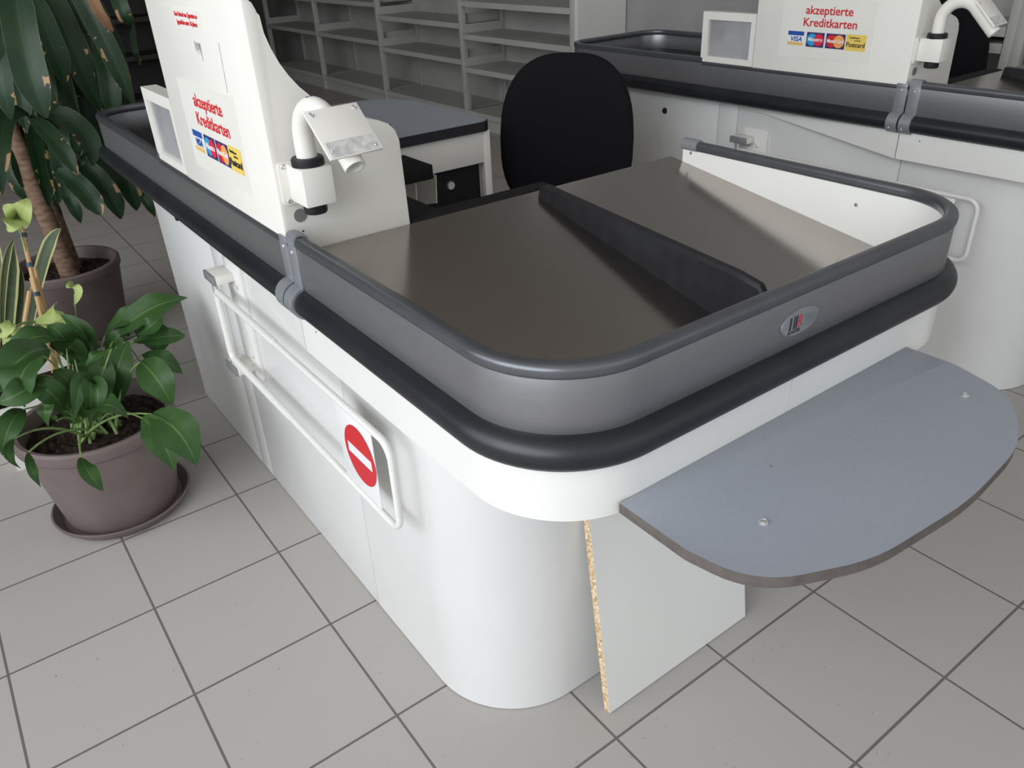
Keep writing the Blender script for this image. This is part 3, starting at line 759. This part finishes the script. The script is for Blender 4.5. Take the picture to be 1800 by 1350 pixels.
bay = build_bay('shelving_bay', (.13, .44, .667, .885, 1.25, 1.6), PITCH, 'steel shelving bay nearest the chair, beside the wall panel', end=True)
bay.location = (XS, Y4, 0)
bay_b = build_bay('shelving_bay', (.13, .487, .735, 1.05, 1.45), PITCH, 'steel shelving bay second from the wall panel, behind the grey desk')
bay_b.location = (XS, Y4 + PITCH, 0)
bay_c = build_bay('shelving_bay', (.13, .53, .83, 1.2, 1.6), PITCH, 'dim steel shelving bay third from the wall panel')
bay_c.location = (XS, Y4 + 2 * PITCH, 0)
bay_d = copy_thing(bay_c, (0, PITCH, 0), 'farthest dim steel shelving bay showing beside the tower', 'steel wall shelving')
bay_d.location = (XS, Y4 + 3 * PITCH, 0)
bay_e = build_bay('shelving_bay', (.13, .44, .65, .85, .91, 1.25), 1.10, 'steel shelving bay seen right of the rear tower', end=True, depth=.35)
bay_e.location = (XS + .06, -0.37, 0)
bay_f = build_bay('shelving_bay', (.13, .44, .65, .905, 1.25), 1.10, 'steel shelving bay at the right edge of the view', depth=.35)
bay_f.location = (XS + .06, -1.47, 0)
struct(MB().box(XS + .01, XS + .41, Y4 - .03, Y4 - .002, 0, 3.0).build('trim_1', 'panelwhite') if 'panelwhite' in M else MB().box(XS + .01, XS + .41, Y4 - .03, Y4 - .002, 0, 3.0).build('trim_1', 'white'))
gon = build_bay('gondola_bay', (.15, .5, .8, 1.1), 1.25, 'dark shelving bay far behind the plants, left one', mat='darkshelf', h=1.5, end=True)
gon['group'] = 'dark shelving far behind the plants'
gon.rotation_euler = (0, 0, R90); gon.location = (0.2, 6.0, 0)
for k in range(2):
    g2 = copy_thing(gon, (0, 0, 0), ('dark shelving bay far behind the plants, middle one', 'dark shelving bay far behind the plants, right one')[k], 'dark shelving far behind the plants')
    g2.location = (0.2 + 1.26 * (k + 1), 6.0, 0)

# ------------------------------------------------------------------ plants
LILY=[
[[[0.475,0.351,0.398],[0.56,0.283,0.472],[0.668,0.286,0.476]],[-0.64,-0.36,0.68],0.076],
[[[0.482,0.277,0.406],[0.532,0.203,0.454],[0.58,0.225,0.473]],[0.33,-0.38,0.86],0.056],
[[[0.453,0.403,0.386],[0.515,0.334,0.45],[0.595,0.334,0.425]],[-0.22,-0.44,0.87],0.055],
[[[0.504,0.291,0.394],[0.57,0.204,0.419],[0.621,0.21,0.403]],[0.23,-0.81,0.53],0.043],
[[[0.536,0.394,0.389],[0.56,0.301,0.385],[0.553,0.302,0.334]],[0.15,-0.53,0.83],0.078],
[[[0.511,0.229,0.378],[0.537,0.14,0.387],[0.574,0.132,0.335]],[0.04,-0.73,0.69],0.048],
[[[0.478,0.087,0.422],[0.489,-0.008,0.413],[0.503,-0.025,0.338]],[-0.26,-0.76,0.6],0.072],
[[[0.427,-0.056,0.347],[0.439,-0.155,0.336],[0.443,-0.18,0.256]],[-0.25,-0.81,0.53],0.063],
[[[0.448,-0.075,0.359],[0.475,-0.175,0.35],[0.49,-0.205,0.264]],[-0.02,-0.78,0.63],0.083],
[[[0.277,-0.085,0.316],[0.278,-0.173,0.322],[0.292,-0.181,0.271]],[0.2,-0.82,0.54],0.034],
[[[0.185,-0.043,0.35],[0.18,-0.131,0.355],[0.183,-0.135,0.307]],[0.41,-0.54,0.74],0.02],
[[[0.169,-0.026,0.384],[0.151,-0.111,0.395],[0.163,-0.11,0.353]],[0.48,-0.38,0.79],0.02],
[[[0.305,0.229,0.465],[0.238,0.153,0.487],[0.175,0.148,0.424]],[0.37,-0.67,0.64],0.082],
[[[0.285,0.15,0.483],[0.228,0.065,0.483],[0.211,0.055,0.412]],[-0.49,-0.54,0.69],0.088],
[[[0.273,0.114,0.448],[0.219,0.033,0.461],[0.165,0.048,0.446]],[-0.26,-0.78,0.56],0.06],
[[[0.207,0.071,0.4],[0.172,-0.012,0.412],[0.136,-0.021,0.352]],[0.17,-0.7,0.69],0.045],
[[[0.349,0.319,0.427],[0.292,0.261,0.489],[0.196,0.272,0.461]],[-0.15,-0.47,0.87],0.066],
[[[0.36,0.352,0.376],[0.346,0.3,0.46],[0.326,0.332,0.484]],[0.06,-0.82,0.57],0.057],
[[[0.4,0.4,0.316],[0.403,0.356,0.42],[0.366,0.403,0.479]],[-0.36,-0.5,0.79],0.052],
[[[0.347,0.162,0.275],[0.383,0.124,0.384],[0.421,0.169,0.444]],[-0.1,-0.56,0.82],0.064],
[[[0.387,0.164,0.284],[0.423,0.126,0.396],[0.477,0.166,0.451]],[-0.17,-0.82,0.54],0.07],
[[[0.323,0.131,0.299],[0.319,0.095,0.408],[0.293,0.135,0.447]],[-0.0,-0.54,0.84],0.06],
[[[0.429,0.113,0.468],[0.39,0.041,0.495],[0.358,0.055,0.47]],[-0.42,-0.53,0.74],0.03],
[[[0.326,0.037,0.336],[0.364,-0.025,0.395],[0.401,-0.031,0.345]],[0.39,-0.49,0.78],0.057],
[[[0.283,0.093,0.355],[0.269,0.043,0.435],[0.236,0.079,0.465]],[0.2,-0.85,0.48],0.055],
[[[0.363,0.296,0.372],[0.381,0.209,0.376],[0.355,0.203,0.313]],[0.08,-0.51,0.86],0.059],
[[[0.458,0.277,0.398],[0.448,0.185,0.387],[0.414,0.179,0.318]],[-0.4,-0.75,0.53],0.056],
[[[0.261,0.023,0.37],[0.247,-0.034,0.434],[0.24,-0.033,0.391]],[-0.23,-0.7,0.68],0.032],
[[[0.295,0.193,0.264],[0.304,0.149,0.357],[0.302,0.188,0.393]],[-0.1,-0.74,0.67],0.055],
[[[0.359,0.188,0.239],[0.362,0.153,0.349],[0.362,0.194,0.39]],[0.15,-0.86,0.49],0.049],
[[[0.363,0.108,0.369],[0.364,0.039,0.412],[0.341,0.022,0.329]],[-0.35,-0.79,0.5],0.045],
[[[0.372,0.364,0.314],[0.361,0.319,0.41],[0.33,0.336,0.395]],[-0.29,-0.84,0.47],0.055],
[[[0.36,0.113,0.38],[0.353,0.042,0.417],[0.32,0.022,0.327]],[0.45,-0.45,0.77],0.042],
[[[0.426,0.381,0.306],[0.473,0.329,0.401],[0.504,0.342,0.388]],[-0.44,-0.68,0.59],0.041],
[[[0.353,0.383,0.339],[0.34,0.339,0.442],[0.308,0.362,0.44]],[-0.19,-0.81,0.55],0.053],
[[[0.381,0.387,0.304],[0.376,0.347,0.415],[0.353,0.372,0.418]],[-0.21,-0.67,0.71],0.05],
[[[0.358,0.124,0.385],[0.339,0.057,0.429],[0.294,0.042,0.348]],[0.03,-0.79,0.61],0.042]]
DRACAENA=[
[[[0.576,0.843,1.302],[0.523,0.74,1.103],[0.519,0.719,0.919]],[-0.31,-0.89,0.32],0.088],
[[[0.759,1.25,1.277],[0.796,1.155,1.105],[0.837,1.139,0.853]],[-0.47,-0.81,0.35],0.067],
[[[0.69,1.362,1.264],[0.718,1.269,1.08],[0.748,1.254,0.825]],[0.04,-0.94,0.35],0.089],
[[[0.871,1.127,1.271],[0.857,1.044,1.165],[0.871,1.058,1.105]],[-0.41,-0.87,0.26],0.047],
[[[0.941,1.309,1.092],[0.906,1.229,1.029],[0.914,1.241,0.963]],[-0.32,-0.85,0.41],0.02],
[[[0.806,1.191,1.275],[0.796,1.108,1.165],[0.831,1.116,1.087]],[0.07,-0.94,0.33],0.035],
[[[0.523,1.168,0.861],[0.435,0.976,0.884],[0.358,0.894,0.695]],[0.2,-0.86,0.47],0.054],
[[[0.523,1.168,0.861],[0.552,1.003,0.811],[0.577,0.929,0.708]],[-0.14,-0.9,0.41],0.052],
[[[0.549,1.218,0.878],[0.646,1.095,0.817],[0.64,1.024,0.707]],[-0.15,-0.84,0.53],0.069],
[[[0.541,1.086,0.7],[0.589,0.995,0.643],[0.608,0.942,0.566]],[-0.2,-0.8,0.57],0.065],
[[[0.605,1.216,0.721],[0.667,1.105,0.624],[0.686,1.092,0.503]],[-0.13,-0.9,0.42],0.064],
[[[0.68,1.311,0.731],[0.747,1.195,0.62],[0.759,1.183,0.496]],[-0.14,-0.81,0.57],0.066],
[[[0.739,1.28,0.625],[0.792,1.169,0.544],[0.81,1.165,0.464]],[-0.44,-0.78,0.44],0.036],
[[[0.549,1.411,0.637],[0.574,1.309,0.561],[0.585,1.303,0.461]],[-0.21,-0.72,0.66],0.044],
[[[0.54,1.493,0.805],[0.496,1.392,0.671],[0.505,1.374,0.505]],[0.26,-0.87,0.42],0.059],
[[[0.547,1.444,0.821],[0.482,1.355,0.739],[0.449,1.351,0.608]],[0.32,-0.77,0.55],0.058],
[[[0.633,1.063,0.746],[0.612,0.983,0.742],[0.604,1.0,0.718]],[-0.3,-0.84,0.44],0.018],
[[[0.518,1.027,1.16],[0.47,0.941,1.034],[0.452,0.945,0.894]],[-0.47,-0.75,0.46],0.065],
[[[0.515,1.476,1.088],[0.505,1.382,0.937],[0.459,1.377,0.739]],[0.08,-0.81,0.58],0.068],
[[[0.715,1.451,1.07],[0.727,1.36,0.984],[0.721,1.363,0.834]],[0.13,-0.88,0.46],0.068],
[[[0.67,1.561,1.104],[0.679,1.464,0.943],[0.676,1.467,0.808]],[0.08,-0.9,0.43],0.077],
[[[0.753,1.489,0.989],[0.783,1.392,0.899],[0.777,1.39,0.743]],[-0.47,-0.79,0.4],0.069],
[[[0.573,1.506,0.933],[0.609,1.412,0.863],[0.628,1.412,0.744]],[-0.38,-0.87,0.31],0.069],
[[[0.701,1.476,0.823],[0.75,1.372,0.73],[0.79,1.36,0.601]],[0.07,-0.94,0.34],0.062],
[[[0.565,1.537,0.776],[0.601,1.427,0.645],[0.638,1.414,0.514]],[-0.32,-0.88,0.35],0.063],
[[[0.845,1.53,1.052],[0.862,1.434,0.943],[0.855,1.438,0.805]],[0.12,-0.94,0.33],0.053],
[[[0.499,1.594,0.778],[0.512,1.485,0.631],[0.551,1.462,0.457]],[-0.53,-0.66,0.53],0.054],
[[[0.464,1.597,0.783],[0.443,1.492,0.642],[0.475,1.482,0.512]],[-0.44,-0.7,0.56],0.054],
[[[0.763,1.452,1.259],[0.747,1.371,1.176],[0.791,1.377,1.067]],[0.0,-0.87,0.49],0.058],
[[[0.674,1.567,1.281],[0.676,1.482,1.161],[0.727,1.486,1.03]],[0.28,-0.89,0.37],0.06],
[[[0.561,0.976,1.289],[0.51,0.898,1.181],[0.451,0.913,1.039]],[0.12,-0.96,0.26],0.058],
[[[0.668,1.573,0.992],[0.72,1.454,0.759],[0.736,1.423,0.52]],[0.1,-0.89,0.46],0.069],
[[[0.617,1.344,1.007],[0.576,1.239,0.788],[0.531,1.218,0.565]],[0.06,-0.94,0.35],0.059],
[[[0.861,1.385,1.163],[0.847,1.289,0.957],[0.828,1.283,0.748]],[0.06,-0.79,0.61],0.067],
[[[0.574,1.644,1.111],[0.619,1.539,0.896],[0.631,1.524,0.678]],[-0.39,-0.86,0.34],0.076],
[[[0.805,1.611,0.918],[0.771,1.501,0.69],[0.734,1.476,0.456]],[-0.12,-0.79,0.61],0.08],
[[[0.846,1.462,1.114],[0.821,1.364,0.895],[0.792,1.353,0.673]],[-0.3,-0.9,0.32],0.076],
[[[0.595,1.596,1.343],[0.656,1.503,1.118],[0.677,1.499,0.891]],[-0.35,-0.86,0.38],0.062],
[[[0.627,1.288,1.264],[0.651,1.196,1.1],[0.657,1.2,0.935]],[0.09,-0.93,0.35],0.072],
[[[0.807,1.64,1.33],[0.797,1.554,1.111],[0.778,1.558,0.892]],[-0.24,-0.91,0.33],0.081],
[[[0.618,1.262,0.94],[0.582,1.159,0.773],[0.547,1.148,0.599]],[-0.21,-0.88,0.42],0.066],
[[[0.612,1.619,1.185],[0.581,1.528,0.98],[0.544,1.525,0.773]],[-0.42,-0.83,0.36],0.062],
[[[0.547,1.473,0.996],[0.537,1.363,0.766],[0.508,1.337,0.531]],[0.28,-0.87,0.41],0.068],
[[[0.694,1.459,1.103],[0.71,1.356,0.899],[0.707,1.343,0.692]],[0.06,-0.94,0.33],0.077],
[[[0.629,1.468,1.03],[0.613,1.369,0.857],[0.591,1.362,0.681]],[0.07,-0.84,0.53],0.078],
[[[0.739,1.503,1.32],[0.752,1.415,1.135],[0.75,1.42,0.95]],[0.0,-0.93,0.37],0.059],
[[[0.757,1.394,1.317],[0.761,1.306,1.12],[0.752,1.309,0.922]],[-0.19,-0.89,0.41],0.071],
[[[0.78,1.621,0.974],[0.744,1.525,0.811],[0.713,1.521,0.643]],[0.16,-0.93,0.34],0.076],
[[[0.585,1.398,1.173],[0.571,1.305,0.981],[0.546,1.301,0.786]],[-0.49,-0.76,0.44],0.064],
[[[0.592,1.278,1.101],[0.583,1.182,0.935],[0.566,1.179,0.766]],[0.25,-0.88,0.41],0.07],
[[[0.672,1.348,1.034],[0.649,1.25,0.861],[0.624,1.243,0.683]],[-0.2,-0.83,0.51],0.072],
[[[0.588,1.407,1.19],[0.551,1.316,0.99],[0.512,1.313,0.79]],[-0.29,-0.9,0.32],0.063],
[[[0.844,1.497,1.18],[0.814,1.403,0.95],[0.781,1.395,0.717]],[-0.42,-0.82,0.4],0.066],
[[[0.83,1.31,1.129],[0.8,1.219,0.963],[0.775,1.22,0.794]],[-0.26,-0.91,0.33],0.066],
[[[0.77,1.49,0.957],[0.751,1.387,0.782],[0.73,1.377,0.601]],[0.03,-0.75,0.67],0.076],
[[[0.803,1.349,1.164],[0.788,1.259,1.005],[0.773,1.262,0.844]],[-0.38,-0.81,0.44],0.072],
[[[0.608,1.332,1.175],[0.603,1.239,0.998],[0.587,1.238,0.82]],[-0.25,-0.81,0.53],0.074]]
VINE=[
[[[0.362,0.731,0.661],[0.357,0.659,0.702],[0.343,0.684,0.719]],[0.01,-0.91,0.41],0.064],
[[[0.366,0.711,0.665],[0.381,0.639,0.708],[0.402,0.663,0.73]],[-0.19,-0.92,0.35],0.067],
[[[0.361,0.693,0.674],[0.341,0.613,0.68],[0.327,0.631,0.665]],[-0.05,-0.89,0.44],0.056],
[[[0.434,0.639,0.44],[0.432,0.568,0.478],[0.438,0.59,0.483]],[-0.27,-0.84,0.48],0.067],
[[[0.347,0.635,0.411],[0.357,0.556,0.429],[0.385,0.573,0.421]],[-0.2,-0.75,0.64],0.082],
[[[0.355,0.646,0.383],[0.338,0.567,0.399],[0.317,0.586,0.389]],[-0.36,-0.62,0.7],0.056],
[[[0.379,0.529,0.417],[0.378,0.443,0.417],[0.381,0.447,0.372]],[-0.07,-0.8,0.6],0.054],
[[[0.376,0.576,0.401],[0.367,0.498,0.418],[0.358,0.512,0.398]],[-0.09,-0.73,0.68],0.037],
[[[0.212,0.534,0.416],[0.231,0.462,0.454],[0.251,0.488,0.468]],[0.22,-0.8,0.56],0.047],
[[[0.227,0.535,0.42],[0.242,0.462,0.453],[0.261,0.484,0.456]],[-0.02,-0.78,0.63],0.04],
[[[0.235,0.524,0.392],[0.254,0.453,0.429],[0.27,0.481,0.448]],[0.22,-0.83,0.52],0.047],
[[[0.264,0.546,0.395],[0.273,0.473,0.428],[0.285,0.498,0.437]],[0.19,-0.66,0.72],0.029],
[[[0.214,0.522,0.385],[0.228,0.451,0.425],[0.238,0.475,0.43]],[-0.02,-0.87,0.48],0.032]]
SNAKE=[
[[[0.293,0.874,0.272],[0.406,0.869,0.493],[0.476,0.856,0.576]],[-0.27,-0.78,0.56],0.041],
[[[0.229,0.868,0.256],[0.291,0.859,0.443],[0.339,0.86,0.555]],[0.13,-0.71,0.69],0.05],
[[[0.218,0.873,0.268],[0.29,0.841,0.486],[0.348,0.864,0.573]],[0.19,-0.88,0.43],0.02],
[[[0.255,0.887,0.25],[0.31,0.912,0.382],[0.337,0.889,0.477]],[-0.21,-0.87,0.45],0.028],
[[[0.195,0.887,0.25],[0.257,0.882,0.445],[0.305,0.893,0.558]],[-0.25,-0.78,0.57],0.046]]
STAKES=[[[0.31,0.572,0.249],[0.367,0.706,0.643]],[[0.32,0.592,0.246],[0.346,0.687,0.502]],[[0.225,0.606,0.275],[0.329,0.677,0.468]],[[0.333,0.616,0.251],[0.363,0.713,0.522]]]

def build_pot(par, c, r_rim, r_base, h, mat='pot', soil_z=None):
    soil_z = soil_z or h - .045
    MB().lathe([(0, 0.006), (r_base, 0.006), (r_base + (r_rim - r_base) * .82, h - .040), (r_rim - .004, h - .036), (r_rim, h - .030), (r_rim, h - .006), (r_rim - .006, h), (r_rim - .016, h - .002), (r_rim - .022, h - .02), (r_rim - .026, soil_z - .02), (0, soil_z - .02)], c, 64).build('pot', mat, par, 40)
    b = MB(); n = 18
    b.lathe([(0, soil_z + .006)] + [((r_rim - .028) * k / n, soil_z + random.uniform(-.004, .006)) for k in range(1, n + 1)], c, 40)
    for v in b.bm.verts: v.co.z += random.uniform(-.003, .003)
    b.build('soil', 'soil', par, 10)
def saucer(c, r, label):
    o = MB().lathe([(0, 0.0), (r - .02, 0.0), (r - .004, .018), (r, .028), (r - .005, .030), (r - .012, .02), (r - .026, .005), (0, .005)], c, 64).build('plant_saucer', 'pot', None, 40)
    return tag(o, label, 'saucer')
# peace lily
lc = (0.345, 0.165, 0)
saucer(lc, 0.176, 'round taupe saucer under the peace lily pot')
lily = thing('peace_lily', 'peace lily with drooping dark green leaves in a taupe pot', 'potted plant', lc)
build_pot(lily, (lc[0], lc[1], 0), 0.192, 0.140, 0.285)
fo = MB(); stl = MB()
for pts, nrm, w in LILY:
    fo.leaf(pts, nrm, w * 1.12, 'lily', 12, 0.10)
    a = Vector(pts[0]); base = Vector((lc[0] + random.uniform(-.06, .06), lc[1] + random.uniform(-.06, .06), .24))
    td = (Vector(pts[1]) - a).normalized()
    mid = (a + base) / 2 + Vector((0, 0, .05)) * (1 if a.z > .28 else 2.2) - td * .03
    path = [base * (1 - t) ** 2 + mid * 2 * t * (1 - t) + a * t * t for t in [k / 8 for k in range(9)]]
    stl.tube(path, .0028, 6, radii=[.0045 - .0025 * k / 8 for k in range(9)])
fo.build('foliage', 'lily', lily, 80); stl.build('stalks', 'petiole', lily, 80)
# dracaena
dc = (0.50, 1.415, 0)
saucer(dc, 0.185, 'round taupe saucer under the tall dracaena pot')
drac = thing('dracaena', 'tall dracaena with thick trunk and long strap leaves in a taupe pot', 'potted plant', dc)
build_pot(drac, (dc[0], dc[1], 0), 0.192, 0.150, 0.30)
tr = [(0.505, 1.37, .24), (0.495, 1.365, .40), (0.482, 1.36, .6), (0.478, 1.36, .75), (0.470, 1.36, .88)]
MB().tube(tr, .03, 14, radii=[.036, .031, .030, .029, .020]).build('trunk', 'bark', drac, 60)
MB().tube([(0.53, 1.46, .24), (0.52, 1.49, .7), (0.47, 1.49, 1.3), (0.44, 1.47, 1.55)], .026, 12, radii=[.03, .028, .026, .012]).build('trunk', 'bark', drac, 60)
fo = MB(); dry = MB()
for k, (pts, nrm, w) in enumerate(DRACAENA):
    (dry if k in (5,) else fo).leaf(pts, nrm, w, 'strap', 14, 0.07)
fo.build('foliage', 'drac', drac, 80); dry.build('dry_leaf', 'dryleaf', drac, 80, label='withered brown leaf')
# white planter with bamboo stakes and pale climbing vine
vp = thing('vine_planter', 'white square planter with bamboo stakes and pale green vine between the pots', 'potted plant', (0.27, 0.66, 0))
b = MB(); x0, x1, y0, y1 = 0.13, 0.41, 0.53, 0.80
for a in ((x0, x1, y0, y0 + .012), (x0, x1, y1 - .012, y1), (x0, x0 + .012, y0 + .012, y1 - .012), (x1 - .012, x1, y0 + .012, y1 - .012)): b.box(*a, 0.0, 0.20)
b.box(x0 + .012, x1 - .012, y0 + .012, y1 - .012, 0.0, .012)
b.build('planter_box', 'white', vp)
MB().box(x0 + .012, x1 - .012, y0 + .012, y1 - .012, .012, 0.165).build('soil', 'soil', vp)
for a, bb in STAKES:
    st = MB().tube([a, bb], .0065, 8).build('stake', 'bamboo', vp)
for k, t in ((0, .55), (0, .75), (0, .95)):
    a, bb = (Vector(q) for q in STAKES[k]); p = a.lerp(bb, t); dd = (bb - a).normalized() * .006
    MB().tube([p - dd, p + dd], .0095, 10).build('tie', 'tie', vp)
fo = MB(); stl = MB()
for k, (pts, nrm, w) in enumerate(VINE):
    fo.leaf(pts, nrm, w * 1.15, 'heart', 10, 0.03)
    a = Vector(pts[0])
    q = Vector(STAKES[0][0]).lerp(Vector(STAKES[0][1]), min(1, max(.1, (a.z - .2) / .6))) if k != 3 else Vector((0.36, 0.55, .17))
    stl.tube([q, (q + a) / 2 + Vector((0, 0, .012)), a], .002, 6)
fo.build('foliage', 'vine', vp, 80); stl.build('stalks', 'petiole', vp, 80)
# snake plant in a navy pot
sp = thing('snake_plant', 'snake plant with yellow edged upright leaves in a navy pot', 'potted plant', (0.13, 1.0, 0))
MB().lathe([(0, .0), (.11, .0), (.135, .235), (.143, .24), (.143, .262), (.134, .262), (.128, .22), (0, .22)], (0.13, 1.0, 0), 48).build('pot', 'navypot', sp, 40)
MB().lathe([(0, .236), (.129, .234)], (0.13, 1.0, 0), 32).build('soil', 'soil', sp)
fo = MB()
for pts, nrm, w in SNAKE: fo.leaf(pts, nrm, w, 'snake', 12, 0.02)
fo.build('foliage', 'snake', sp, 80)
